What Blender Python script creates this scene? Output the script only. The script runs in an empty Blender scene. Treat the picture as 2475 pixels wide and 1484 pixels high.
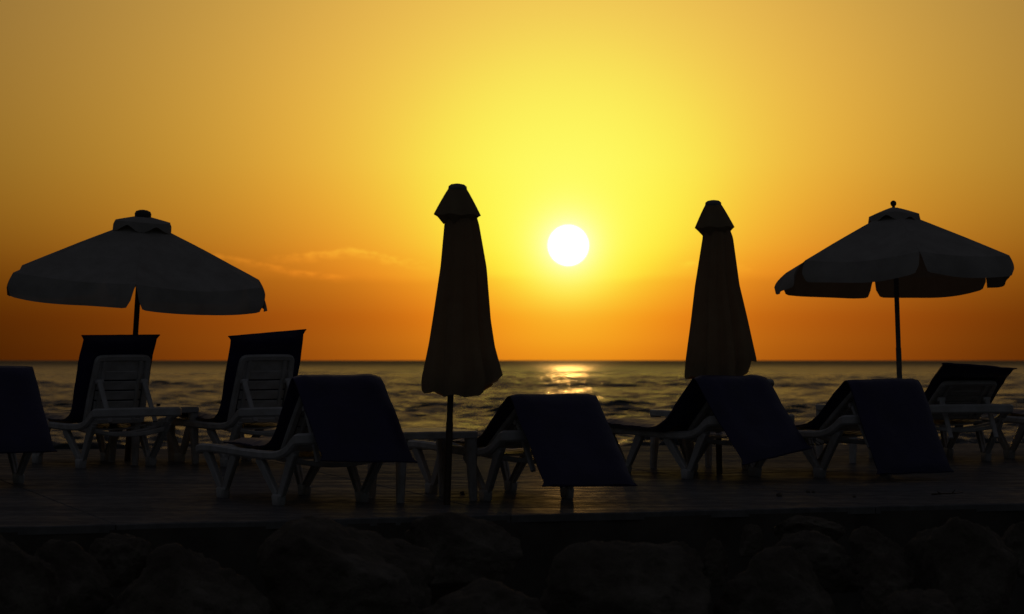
import bpy, math, random
import numpy as np
from mathutils import Vector, Matrix, noise

random.seed(7)
rng = np.random.default_rng(11)
SC = bpy.context.scene
COL = SC.collection
R_ = math.radians

# ------------------------------------------------------------------ camera, sky, sun
F = 7500.0                 # focal length in pixels of a 2475 px wide picture
HC = 0.88                  # camera height above the deck
PITCH = math.atan(128.0 / F)
cam_d = bpy.data.cameras.new('camera')
cam = bpy.data.objects.new('camera', cam_d)
COL.objects.link(cam)
cam.location = (0, 0, HC)
cam.rotation_euler = (math.pi / 2 + PITCH, 0, 0)
cam_d.sensor_width = 36.0
cam_d.lens = 36.0 * F / 2475.0
cam_d.clip_start = 0.1
cam_d.clip_end = 60000.0
cam_d.dof.use_dof = True
cam_d.dof.focus_distance = 21.0
cam_d.dof.aperture_fstop = 5.0
SC.camera = cam

SUN_EL, SUN_AZ = R_(2.115), R_(1.04)          # azimuth measured from +Y towards +X
SUN_DIR = Vector((math.sin(SUN_AZ) * math.cos(SUN_EL), math.cos(SUN_AZ) * math.cos(SUN_EL), math.sin(SUN_EL)))

world = bpy.data.worlds.new('World')
SC.world = world
world.use_nodes = True
wt = world.node_tree
wt.nodes.clear()


class G:
    """tiny helper that writes node maths as expressions"""
    def __init__(s, tree): s.t = tree
    def node(s, typ, **kw):
        n = s.t.nodes.new(typ)
        for k, v in kw.items(): setattr(n, k, v)
        return n
    def put(s, sock, v):
        if isinstance(v, bpy.types.NodeSocket): s.t.links.new(v, sock)
        else: sock.default_value = v
    def m(s, op, a, b=None, c=None, clamp=False):
        n = s.node('ShaderNodeMath', operation=op, use_clamp=clamp)
        s.put(n.inputs[0], a)
        if b is not None: s.put(n.inputs[1], b)
        if c is not None: s.put(n.inputs[2], c)
        return n.outputs[0]
    def vm(s, op, a, b=None):
        n = s.node('ShaderNodeVectorMath', operation=op)
        s.put(n.inputs[0], a)
        if b is not None: s.put(n.inputs[1], b)
        return n.outputs['Value'] if op in ('DOT_PRODUCT', 'LENGTH') else n.outputs['Vector']
    def sep(s, v):
        n = s.node('ShaderNodeSeparateXYZ'); s.put(n.inputs[0], v); return n.outputs
    def comb(s, x, y, z):
        n = s.node('ShaderNodeCombineXYZ')
        for i, v in enumerate((x, y, z)): s.put(n.inputs[i], v)
        return n.outputs[0]
    def ramp(s, fac, stops, interp='LINEAR'):
        n = s.node('ShaderNodeValToRGB'); cr = n.color_ramp; cr.interpolation = interp
        while len(cr.elements) < len(stops): cr.elements.new(0.5)
        for e, (p, c) in zip(cr.elements, stops):
            e.position = p; e.color = (*c, 1) if len(c) == 3 else c
        s.put(n.inputs[0], fac); return n.outputs[0]
    def noise(s, vec, scale, detail=4, rough=0.55, dist=0.0):
        n = s.node('ShaderNodeTexNoise')
        if vec is not None: s.put(n.inputs['Vector'], vec)
        n.inputs['Scale'].default_value = scale; n.inputs['Detail'].default_value = detail
        n.inputs['Roughness'].default_value = rough; n.inputs['Distortion'].default_value = dist
        return n.outputs[0]
    def smooth(s, v, a, b, lo=0.0, hi=1.0):
        n = s.node('ShaderNodeMapRange', interpolation_type='SMOOTHSTEP')
        s.put(n.inputs[0], v)
        for i, x in enumerate((a, b, lo, hi)): n.inputs[i + 1].default_value = x
        return n.outputs[0]


SKY_STRENGTH = 0.022
g = G(wt)
tc = g.node('ShaderNodeTexCoord')
d = g.vm('NORMALIZE', tc.outputs['Generated'])
dx, dy, dz = g.sep(d)[:3]
DEG = 180.0 / math.pi
# angle to the sun: 2*asin(|d-s|/2), precise near zero
dist = g.vm('LENGTH', g.vm('SUBTRACT', d, tuple(SUN_DIR)))
rho = g.m('MULTIPLY', g.m('ARCSINE', g.m('MULTIPLY', dist, 0.5), clamp=False), 2 * DEG)
elev = g.m('MULTIPLY', g.m('ARCSINE', dz), DEG)
azim = g.m('MULTIPLY', g.m('ARCTAN2', dx, dy), DEG)
H = g.m('ADD', g.m('EXPONENT', g.m('DIVIDE', rho, -4.5)),
        g.m('MULTIPLY', g.m('EXPONENT', g.m('DIVIDE', rho, -1.2)), 2.0))
# air near the horizon reddens and dims the glow
XT = g.ramp(g.m('DIVIDE', elev, 9.0, clamp=True), [
    (0.0, (.70, .22, .10)), (0.035, (.75, .245, .11)), (0.105, (.80, .265, .13)), (0.23, (1.0, .555, .32)),
    (0.40, (1.0, .86, .65)), (0.74, (1, 1, 1))], 'CARDINAL')
xr, xg, xb = g.sep(XT)[:3]
# thin high cloud streaks left of the sun and a soft bank under it
def streak(pts, w, seed, a0, a1, a2, a3):
    lo, hi = pts[0][0], pts[-1][0]
    t = g.m('DIVIDE', g.m('SUBTRACT', azim, lo), hi - lo, clamp=True)
    f = g.sep(g.ramp(t, [((a - lo) / (hi - lo), (e / 4, 0, 0)) for a, e in pts], 'B_SPLINE'))[0]
    wob = g.noise(g.comb(g.m('MULTIPLY', azim, 1.5), g.m('MULTIPLY', elev, 3.0), seed), 2.6, 6, 0.65)
    de = g.m('SUBTRACT', g.m('ADD', elev, g.m('MULTIPLY', g.m('SUBTRACT', wob, 0.5), 0.16)), g.m('MULTIPLY', f, 4.0))
    up = g.smooth(de, w, -0.01)
    dn = g.smooth(de, -3.2 * w, 0.0)
    tex = g.smooth(g.noise(g.comb(g.m('MULTIPLY', azim, 1.1), g.m('MULTIPLY', elev, 4.0), seed + 4), 3.0, 6, 0.68), 0.36, 0.60)
    return g.m('MULTIPLY', g.m('MULTIPLY', g.m('MULTIPLY', up, dn), tex), g.m('MULTIPLY', g.smooth(azim, a0, a1), g.smooth(azim, a3, a2)))
cl = g.m('ADD', streak([(-6.3, 1.86), (-5.7, 1.94), (-5.1, 1.90), (-4.4, 1.72), (-3.7, 1.60), (-3.0, 1.52)], 0.045, 2.0, -6.3, -5.8, -3.5, -2.9),
         g.m('MULTIPLY', streak([(-4.7, 1.86), (-4.0, 1.92), (-3.4, 2.0), (-2.9, 2.06), (-2.3, 1.91), (-1.4, 1.72)], 0.06, 7.5, -4.7, -3.9, -2.2, -1.3), 1.2))
cl = g.m('ADD', cl, g.m('MULTIPLY', streak([(3.0, 1.75), (3.4, 1.84), (3.9, 1.78), (4.6, 1.70)], 0.05, 3.1, 3.0, 3.3, 4.2, 4.6), 0.6))
bank_n = g.noise(g.comb(g.m('MULTIPLY', azim, 0.5), 0.0, 1.3), 1.0, 3, 0.5)
bank = g.smooth(g.m('ADD', elev, g.m('MULTIPLY', g.m('SUBTRACT', bank_n, 0.5), 0.35)), 1.60, 1.40)
bank = g.m('MULTIPLY', bank, g.m('MULTIPLY', g.smooth(azim, -7.0, -3.0), g.smooth(azim, 8.0, 4.0)))
dim = g.m('SUBTRACT', 1.0, g.m('MULTIPLY', bank, 0.16))
lift = g.m('MULTIPLY', g.m('ADD', 1.0, g.m('MULTIPLY', cl, 0.40)), dim)
side = g.m('MULTIPLY', g.smooth(g.m('ABSOLUTE', g.m('SUBTRACT', azim, 1.04)), 4.0, 11.0), g.smooth(elev, 3.0, 0.4))
lift = g.m('MULTIPLY', lift, g.m('SUBTRACT', 1.0, g.m('MULTIPLY', side, 0.34)))
H2 = g.m('MULTIPLY', H, lift)
halo = g.m('EXPONENT', g.m('DIVIDE', g.m('MAXIMUM', g.m('SUBTRACT', rho, 0.34), 0.0), -0.26))
disc = g.m('MULTIPLY', g.smooth(rho, 0.39, 0.335), 2.4)
core = g.m('MULTIPLY', g.m('EXPONENT', g.m('DIVIDE', rho, -1.3)), 0.50)
cr_ = g.m('ADD', g.m('MULTIPLY', g.m('MULTIPLY', H2, xr), 1.5), g.m('MULTIPLY', halo, 0.5))
cg_ = g.m('ADD', g.m('MULTIPLY', g.m('MULTIPLY', H2, xg), 0.95), g.m('ADD', core, g.m('MULTIPLY', halo, 0.5)))
cb_ = g.m('ADD', g.m('MULTIPLY', g.m('MULTIPLY', H2, xb), 0.12), g.m('MULTIPLY', halo, 0.40))
up_ = g.smooth(elev, 1.0, 22.0)       # dim upper sky
sky = g.node('ShaderNodeTexSky', sky_type='NISHITA', sun_disc=False, sun_elevation=SUN_EL,
             sun_rotation=SUN_AZ, altitude=0.0, air_density=1.0, dust_density=5.0, ozone_density=1.5)
ns = g.sep(sky.outputs[0])


def shoulder(c, k=0.68):
    over = g.m('MAXIMUM', g.m('SUBTRACT', c, k), 0.0)
    soft = g.m('MULTIPLY', g.m('SUBTRACT', 1.0, g.m('EXPONENT', g.m('DIVIDE', over, -(1.0 - k)))), 1.0 - k)
    return g.m('ADD', g.m('MINIMUM', c, k), soft)


chan = []
for c, n_, fill in ((cr_, ns[0], 0.0175), (cg_, ns[1], 0.0148), (cb_, ns[2], 0.0160)):
    tot = g.m('ADD', g.m('MULTIPLY_ADD', n_, SKY_STRENGTH, c), g.m('MULTIPLY', up_, fill))
    chan.append(g.m('ADD', shoulder(tot), disc))
bg = g.node('ShaderNodeBackground'); g.put(bg.inputs[0], g.comb(*chan)); bg.inputs[1].default_value = 1.0
add = bg
wo = g.node('ShaderNodeOutputWorld'); wt.links.new(add.outputs[0], wo.inputs[0])
world.cycles.sampling_method = 'MANUAL'
world.cycles.sample_map_resolution = 2048

sun_d = bpy.data.lights.new('sun', 'SUN')
sun_d.energy = 0.11
sun_d.angle = R_(0.53)
sun_d.color = (1.0, 0.50, 0.12)
sun = bpy.data.objects.new('sun', sun_d)
COL.objects.link(sun)
sun.rotation_euler = (-SUN_DIR).to_track_quat('-Z', 'Y').to_euler()
sun.location = (0, 0, 30)

SC.view_settings.view_transform = 'Standard'
SC.view_settings.look = 'None'
SC.view_settings.exposure = 0.0
SC.view_settings.gamma = 1.0
SC.view_settings.use_curve_mapping = False
SC.cycles.use_denoising = True
SC.cycles.max_bounces = 8
SC.cycles.sample_clamp_indirect = 4.0
SC.cycles.sample_clamp_direct = 0.0


def at(px, py, d):
    """point d metres ahead (along +Y) seen at pixel px,py of the 2475 x 1484 picture"""
    xc = (px - 1237.5) / F; yc = (742.0 - py) / F
    c, s = math.cos(PITCH), math.sin(PITCH)
    v = Vector((xc, c - yc * s, s + yc * c))
    return Vector((0, 0, HC)) + v * (d / v.y)


SLOPE, Y_FLAT = 0.020, 18.3      # the deck rises gently towards the sea
TILT = Matrix.Rotation(math.atan(SLOPE), 3, 'X')


def deck_z(y):
    return SLOPE * (y - Y_FLAT)


def ground(px, py):
    c, s = math.cos(PITCH), math.sin(PITCH)
    xc = (px - 1237.5) / F; yc = (742.0 - py) / F
    v = Vector((xc, c - yc * s, s + yc * c))
    k = (deck_z(0) - HC) / (v.z - SLOPE * v.y)
    return Vector((0, 0, HC)) + v * k


def stand(o, p, rotz):
    o.location = (p[0], p[1], deck_z(p[1]))
    o.rotation_euler = (TILT @ Matrix.Rotation(rotz, 3, 'Z')).to_euler()


# ------------------------------------------------------------------ materials
def mat(name):
    m = bpy.data.materials.new(name); m.use_nodes = True
    m.node_tree.nodes.clear()
    gg = G(m.node_tree)
    p = gg.node('ShaderNodeBsdfPrincipled'); o = gg.node('ShaderNodeOutputMaterial')
    m.node_tree.links.new(p.outputs[0], o.inputs[0])
    return m, gg, p, o


def mixc(gg, fac, a, b):
    return gg.ramp(fac, [(0.0, a), (1.0, b)])


def bump(gg, p, h, strength, dist):
    b = gg.node('ShaderNodeBump'); b.inputs['Strength'].default_value = strength
    b.inputs['Distance'].default_value = dist
    gg.put(b.inputs['Height'], h)
    gg.put(p.inputs['Normal'], b.outputs[0])


def objco(gg):
    return gg.node('ShaderNodeTexCoord').outputs['Object']


def m_plastic():
    m, gg, p, o = mat('white_resin')
    co = objco(gg)
    n = gg.noise(co, 9, 5, 0.6); n2 = gg.noise(co, 120, 3)
    gg.put(p.inputs['Base Color'], gg.ramp(n, [(0.3, (.40, .385, .36)), (0.62, (.56, .56, .56))]))
    gg.put(p.inputs['Roughness'], gg.smooth(n, 0.3, 0.7, 0.5, 0.36))
    bump(gg, p, n2, 0.15, 0.002)
    return m


def m_vinyl():
    m, gg, p, o = mat('blue_cushion_fabric')
    co = objco(gg)
    n = gg.noise(co, 5, 4); w = gg.noise(co, 260, 2); f = gg.noise(co, 16, 4, 0.6)
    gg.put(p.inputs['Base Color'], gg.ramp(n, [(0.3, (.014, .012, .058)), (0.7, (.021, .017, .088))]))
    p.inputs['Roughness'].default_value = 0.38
    p.inputs['Specular IOR Level'].default_value = 0.5
    h = gg.m('ADD', gg.m('MULTIPLY', f, 1.0), gg.m('MULTIPLY', w, 0.12))
    bump(gg, p, h, 0.35, 0.012)
    return m


def m_cloth(name, c1, c2, trans, tcol):
    m = bpy.data.materials.new(name); m.use_nodes = True; m.node_tree.nodes.clear()
    gg = G(m.node_tree)
    co = objco(gg)
    n = gg.noise(co, 6, 5, 0.6); w = gg.noise(co, 300, 2)
    col = gg.ramp(n, [(0.3, c1), (0.7, c2)])
    b = gg.node('ShaderNodeBump'); b.inputs['Strength'].default_value = 0.25; b.inputs['Distance'].default_value = 0.01
    gg.put(b.inputs['Height'], gg.m('ADD', n, gg.m('MULTIPLY', w, 0.1)))
    df = gg.node('ShaderNodeBsdfDiffuse'); gg.put(df.inputs[0], col); gg.put(df.inputs['Normal'], b.outputs[0])
    tr = gg.node('ShaderNodeBsdfTranslucent'); tr.inputs[0].default_value = (*tcol, 1)
    mx = gg.node('ShaderNodeMixShader'); mx.inputs[0].default_value = trans
    m.node_tree.links.new(df.outputs[0], mx.inputs[1]); m.node_tree.links.new(tr.outputs[0], mx.inputs[2])
    o = gg.node('ShaderNodeOutputMaterial'); m.node_tree.links.new(mx.outputs[0], o.inputs[0])
    return m


def m_simple(name, c1, c2, rough, scale=20, metal=0.0):
    m, gg, p, o = mat(name)
    co = objco(gg)
    n = gg.noise(co, scale, 5, 0.6)
    gg.put(p.inputs['Base Color'], gg.ramp(n, [(0.3, c1), (0.7, c2)]))
    p.inputs['Roughness'].default_value = rough; p.inputs['Metallic'].default_value = metal
    bump(gg, p, n, 0.2, 0.003)
    return m


def m_concrete():
    m, gg, p, o = mat('worn_concrete')
    geo = gg.node('ShaderNodeNewGeometry').outputs['Position']
    n = gg.noise(geo, 0.8, 6, 0.6); n2 = gg.noise(geo, 9, 6, 0.65); n3 = gg.noise(geo, 70, 4, 0.6)
    # trowel marks: noise stretched along the deck's length
    mp = gg.node('ShaderNodeMapping'); gg.put(mp.inputs[0], geo)
    mp.inputs['Rotation'].default_value = (0, 0, R_(-17.5)); mp.inputs['Scale'].default_value = (0.35, 3.2, 1)
    tr = gg.noise(mp.outputs[0], 1.6, 5, 0.6)
    mix = gg.m('ADD', gg.m('MULTIPLY', n, 0.6), gg.m('MULTIPLY', n2, 0.4))
    gg.put(p.inputs['Base Color'], gg.ramp(mix, [(0.3, (.10, .099, .099)), (0.52, (.155, .153, .153)), (0.72, (.21, .209, .209))]))
    h = gg.m('ADD', gg.m('MULTIPLY', tr, 1.0), gg.m('ADD', gg.m('MULTIPLY', n2, 0.25), gg.m('MULTIPLY', n3, 0.06)))
    bump(gg, p, h, 0.15, 0.03)
    p.inputs['Roughness'].default_value = 0.9; p.inputs['Specular IOR Level'].default_value = 0.0
    # worn smooth patches keep a faint sheen
    gl = gg.node('ShaderNodeBsdfGlossy'); gl.inputs['Color'].default_value = (.9, .9, .9, 1)
    gl.inputs['Roughness'].default_value = 0.38
    m.node_tree.links.new(p.inputs['Normal'].links[0].from_socket, gl.inputs['Normal'])
    mx = gg.node('ShaderNodeMixShader')
    gg.put(mx.inputs[0], gg.smooth(gg.m('ADD', gg.m('MULTIPLY', n2, 0.45), gg.m('MULTIPLY', tr, 0.55)), 0.42, 0.66, 0.02, 0.11))
    m.node_tree.links.new(p.outputs[0], mx.inputs[1]); m.node_tree.links.new(gl.outputs[0], mx.inputs[2])
    m.node_tree.links.new(mx.outputs[0], o.inputs[0])
    return m


def m_rock():
    m, gg, p, o = mat('pitted_limestone')
    co = objco(gg)
    n = gg.noise(co, 2.2, 7, 0.62); n2 = gg.noise(co, 14, 6, 0.65)
    v = gg.node('ShaderNodeTexVoronoi'); v.inputs['Scale'].default_value = 9; gg.put(v.inputs['Vector'], co)
    gg.put(p.inputs['Base Color'], gg.ramp(n, [(0.3, (.085, .068, .048)), (0.5, (.14, .117, .086)), (0.68, (.25, .222, .178))]))
    p.inputs['Roughness'].default_value = 0.9
    h = gg.m('ADD', gg.m('MULTIPLY', n2, 1.0), gg.m('MULTIPLY', gg.smooth(v.outputs[0], 0.0, 0.35), 0.5))
    bump(gg, p, h, 0.9, 0.06)
    return m


def m_sea():
    m, gg, p, o = mat('sea_water')
    geo = gg.node('ShaderNodeNewGeometry').outputs['Position']
    p.inputs['Base Color'].default_value = (.010, .016, .018, 1)
    gg.put(p.inputs['Roughness'], gg.smooth(gg.vm('LENGTH', geo), 120, 2200, 0.24, 0.60))
    p.inputs['IOR'].default_value = 1.333
    mp = gg.node('ShaderNodeMapping'); gg.put(mp.inputs[0], geo); mp.inputs['Scale'].default_value = (0.7, 1.0, 1)
    n = gg.noise(mp.outputs[0], 1.1, 4, 0.6); n2 = gg.noise(mp.outputs[0], 0.25, 4, 0.55); n3 = gg.noise(mp.outputs[0], 4.0, 3, 0.6)
    h = gg.m('ADD', gg.m('MULTIPLY', n, 0.26), gg.m('ADD', gg.m('MULTIPLY', n2, 0.7), gg.m('MULTIPLY', n3, 0.06)))
    bump(gg, p, h, 0.8, 1.0)
    return m


M = dict(resin=m_plastic(), vinyl=m_vinyl(), cloth=m_cloth('cream_canvas', (.34, .325, .295), (.45, .435, .40), .07, (.5, .4, .26)),
         tan=m_cloth('glare_warmed_canvas', (.33, .255, .155), (.43, .34, .215), .30, (.62, .42, .2)),  # warm veil of sun glare put into the folded umbrellas' cloth colour
         wood=m_simple('dark_varnished_wood', (.05, .035, .022), (.10, .065, .04), 0.5, 30),
         dark=m_simple('dark_plastic', (.03, .03, .032), (.05, .05, .052), 0.5, 25),
         steel=m_simple('painted_steel_tube', (.16, .16, .165), (.24, .24, .245), 0.45, 40),
         concrete=m_concrete(), stained=m_simple('stained_concrete', (.055, .046, .036), (.115, .10, .08), 0.9, 4), rock=m_rock(), sea=m_sea(),
         shingle=m_simple('dark_shingle', (.09, .08, .07), (.20, .185, .165), 0.95, 7),
         twig=m_simple('dry_bark', (.05, .035, .025), (.11, .08, .055), 0.9, 60))


# ------------------------------------------------------------------ object helpers
def link(name, me, parent=None):
    o = bpy.data.objects.new(name, me); COL.objects.link(o)
    if parent is not None: o.parent = parent
    return o


def tag(o, label=None, cat=None, group=None, kind=None):
    if label: o['label'] = label
    if cat: o['category'] = cat
    if group: o['group'] = group
    if kind: o['kind'] = kind
    return o


def thing(name, label, cat, loc=(0, 0, 0), rotz=0.0, group=None, scale=1.0):
    o = link(name, None); o.location = loc; o.rotation_euler = (0, 0, rotz); o.scale = (scale,) * 3
    o.empty_display_size = 0.2
    return tag(o, label, cat, group)


class MB:
    def __init__(s): s.v = []; s.f = []
    def add(s, vs, fs):
        k = len(s.v); s.v += [tuple(p) for p in vs]; s.f += [tuple(i + k for i in f) for f in fs]
    def mesh(s, name, m, smooth=False, angle=40):
        me = bpy.data.meshes.new(name); me.from_pydata(s.v, [], s.f); me.update()
        me.materials.append(m)
        if smooth:
            me.shade_smooth()
            if angle:
                me.set_sharp_from_angle(angle=R_(angle))
        return me
    def build(s, name, m, parent=None, smooth=False, angle=40):
        return link(name, s.mesh(name, m, smooth, angle), parent)


def rrect(w, h, c):
    """chamfered rectangle profile, 8 points, centred"""
    a, b = w / 2, h / 2
    return [(-a + c, -b), (a - c, -b), (a, -b + c), (a, b - c), (a - c, b), (-a + c, b), (-a, b - c), (-a, -b + c)]


def sweep(mb, pts, profs, up=(0, 0, 1), caps=True):
    """sweep 2D profiles (side, up) along pts; profs one or one per point"""
    pts = [Vector(p) for p in pts]; n = len(pts)
    if isinstance(profs[0][0], (int, float)): profs = [profs] * n
    up = Vector(up); vs = []; k = len(profs[0])
    for i, p in enumerate(pts):
        t = (pts[min(i + 1, n - 1)] - pts[max(i - 1, 0)]).normalized()
        sd = t.cross(up)
        if sd.length < 1e-4: sd = Vector((1, 0, 0))
        sd.normalize(); u2 = sd.cross(t).normalized()
        vs += [p + sd * a + u2 * b for a, b in profs[i]]
    fs = []
    for i in range(n - 1):
        for j in range(k):
            j2 = (j + 1) % k
            fs.append((i * k + j, i * k + j2, (i + 1) * k + j2, (i + 1) * k + j))
    if caps:
        fs.append(tuple(range(k - 1, -1, -1))); fs.append(tuple((n - 1) * k + j for j in range(k)))
    mb.add(vs, fs)


def tube(mb, pts, rads, seg=12, caps=True):
    if isinstance(rads, (int, float)): rads = [rads] * len(pts)
    profs = [[(r * math.cos(2 * math.pi * j / seg), r * math.sin(2 * math.pi * j / seg)) for j in range(seg)] for r in rads]
    pts = [Vector(p) for p in pts]
    t = (pts[-1] - pts[0]).normalized()
    sweep(mb, pts, profs, up=(0, 1, 0) if abs(t.z) > 0.8 else (0, 0, 1), caps=caps)


def bar(mb, a, b, w0, h0, w1=None, h1=None, c=0.006, up=(0, 0, 1)):
    w1 = w1 or w0; h1 = h1 or h0
    sweep(mb, [a, b], [rrect(w0, h0, c), rrect(w1, h1, c)], up)


def chaikin(pts, n=2):
    pts = [Vector(p) for p in pts]
    for _ in range(n):
        q = [pts[0]]
        for a, b in zip(pts[:-1], pts[1:]):
            q += [a.lerp(b, .25), a.lerp(b, .75)]
        q.append(pts[-1]); pts = q
    return pts


def resample(pts, step):
    L = [0.0]
    for a, b in zip(pts[:-1], pts[1:]): L.append(L[-1] + (b - a).length)
    n = max(2, int(L[-1] / step) + 1); out = []; j = 0
    for i in range(n + 1):
        s = L[-1] * i / n
        while j < len(pts) - 2 and L[j + 1] < s: j += 1
        out.append(pts[j].lerp(pts[j + 1], (s - L[j]) / max(1e-9, L[j + 1] - L[j])))
    return out


# ------------------------------------------------------------------ sea, ground, deck
SEA_Z = -1.20


def build_sea():
    rows = [26.0]
    while rows[-1] < 58: rows.append(rows[-1] * 1.02)
    while rows[-1] < 1300: rows.append(rows[-1] * 1.0023)
    while rows[-1] < 2600: rows.append(rows[-1] * 1.005)
    while rows[-1] < 16000: rows.append(rows[-1] * 1.06)
    rows = np.array(rows)
    az = np.concatenate([np.linspace(-88, -14, 45)[:-1], np.linspace(-14, 14, 290), np.linspace(14, 88, 45)[1:]])
    A, D = np.meshgrid(np.radians(az), rows)
    X = D * np.sin(A); Y = D * np.cos(A)
    Z = np.zeros_like(X); DX = np.zeros_like(X); DY = np.zeros_like(X)
    STEP = np.where(D < 1300, .0023, .005)
    comps = [(0.5 * (4.5 / 0.5) ** (i / 69), 36, 0.0118, .70) for i in range(70)] + [(5 * 5 ** (i / 17), 20, 0.0065, .40) for i in range(18)]
    for lam, spread, a_, pw in comps:
        lam *= rng.uniform(.92, 1.08)
        k = 2 * np.pi / lam
        th = rng.normal(math.radians(-96), math.radians(spread))     # waves running in towards the deck
        kx, ky = k * math.cos(th), k * math.sin(th)
        amp = a_ * lam ** pw * rng.uniform(.6, 1.3)
        ph = rng.uniform(0, 2 * np.pi)
        fade = np.clip(1.6 - (D * STEP) / (lam * 0.30), 0, 1)
        q = kx * X + ky * Y + ph
        Z += amp * np.cos(q) * fade
        DX -= amp * 0.7 * math.cos(th) * np.sin(q) * fade; DY -= amp * 0.7 * math.sin(th) * np.sin(q) * fade
    grp = 0.75 + 0.35 * np.sin(X * .031 + Y * .017 + 1.0) * np.sin(Y * .043 - X * .011) + 0.2 * np.sin(Y * .11 + X * .02)
    far = np.clip((2600 - D) / 1200, 0, 1)
    Z *= grp * far
    V = np.stack([X + DX * grp * far, Y + DY * grp * far, Z + SEA_Z], -1).reshape(-1, 3)
    nr, nc = X.shape
    idx = np.arange(nr * nc).reshape(nr, nc)
    Fq = np.stack([idx[:-1, :-1], idx[:-1, 1:], idx[1:, 1:], idx[1:, :-1]], -1).reshape(-1, 4)
    me = bpy.data.meshes.new('sea')
    me.vertices.add(len(V)); me.vertices.foreach_set('co', V.astype(np.float32).ravel())
    me.loops.add(Fq.size); me.loops.foreach_set('vertex_index', Fq.astype(np.int32).ravel())
    me.polygons.add(len(Fq)); me.polygons.foreach_set('loop_start', np.arange(0, Fq.size, 4, dtype=np.int32))
    me.polygons.foreach_set('loop_total', np.full(len(Fq), 4, dtype=np.int32))
    me.update(calc_edges=True); me.validate()
    me.shade_smooth(); me.materials.append(M['sea'])
    o = link('sea', me); tag(o, 'choppy sea catching the low sun, out to the horizon', None, None, 'structure')


build_sea()


def build_ground():
    # shingle shore under the boulders and behind the camera
    mb = MB(); n = 90
    ys = np.concatenate([np.array([-4000, -900, -200, -60]), np.linspace(-20, 21, 50)])
    xs = np.concatenate([np.array([-4000, -800, -150]), np.linspace(-40, 40, 60), np.array([150, 800, 4000])])
    vs = [(x, y, -0.98 + 0.10 * noise.fractal(Vector((x * .8, y * .8, 3)), 1.0, 2.0, 4) - 0.012 * min(abs(y - 16), 30) * (1 if y < 16 else 0)) for y in ys for x in xs]
    nx = len(xs)
    fs = [(j * nx + i, j * nx + i + 1, (j + 1) * nx + i + 1, (j + 1) * nx + i) for j in range(len(ys) - 1) for i in range(nx - 1)]
    mb.add(vs, fs)
    o = mb.build('ground', M['shingle'], smooth=True, angle=None)
    tag(o, 'dark shingle shore under the boulders', None, None, 'structure')


build_ground()

DECK_ROT = R_(17.5)
E1 = Vector((math.cos(DECK_ROT), math.sin(DECK_ROT), 0)); E2 = Vector((-math.sin(DECK_ROT), math.cos(DECK_ROT), 0))
P0 = Vector((0.0, 17.82, 0))


def far_t(s):
    # distance along E2 from the front edge to the far edge (which runs 12 degrees off the picture plane)
    a = R_(7.3); f0 = Vector((0, 26.05, 0)); fd = Vector((math.cos(a), math.sin(a), 0))
    q = P0 + E1 * s - f0
    # q + t E2 = u fd
    det = E2.x * (-fd.y) - (-fd.x) * E2.y
    return ((-q.x) * (-fd.y) - (-fd.x) * (-q.y)) / det


def front_t(s):
    return 0.06 * math.sin(s * 0.55 + 0.4) + 0.035 * noise.noise(Vector((s * 1.7, 0, 0))) + 0.04 * noise.noise(Vector((s * 7.0, 5, 0)))


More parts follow.
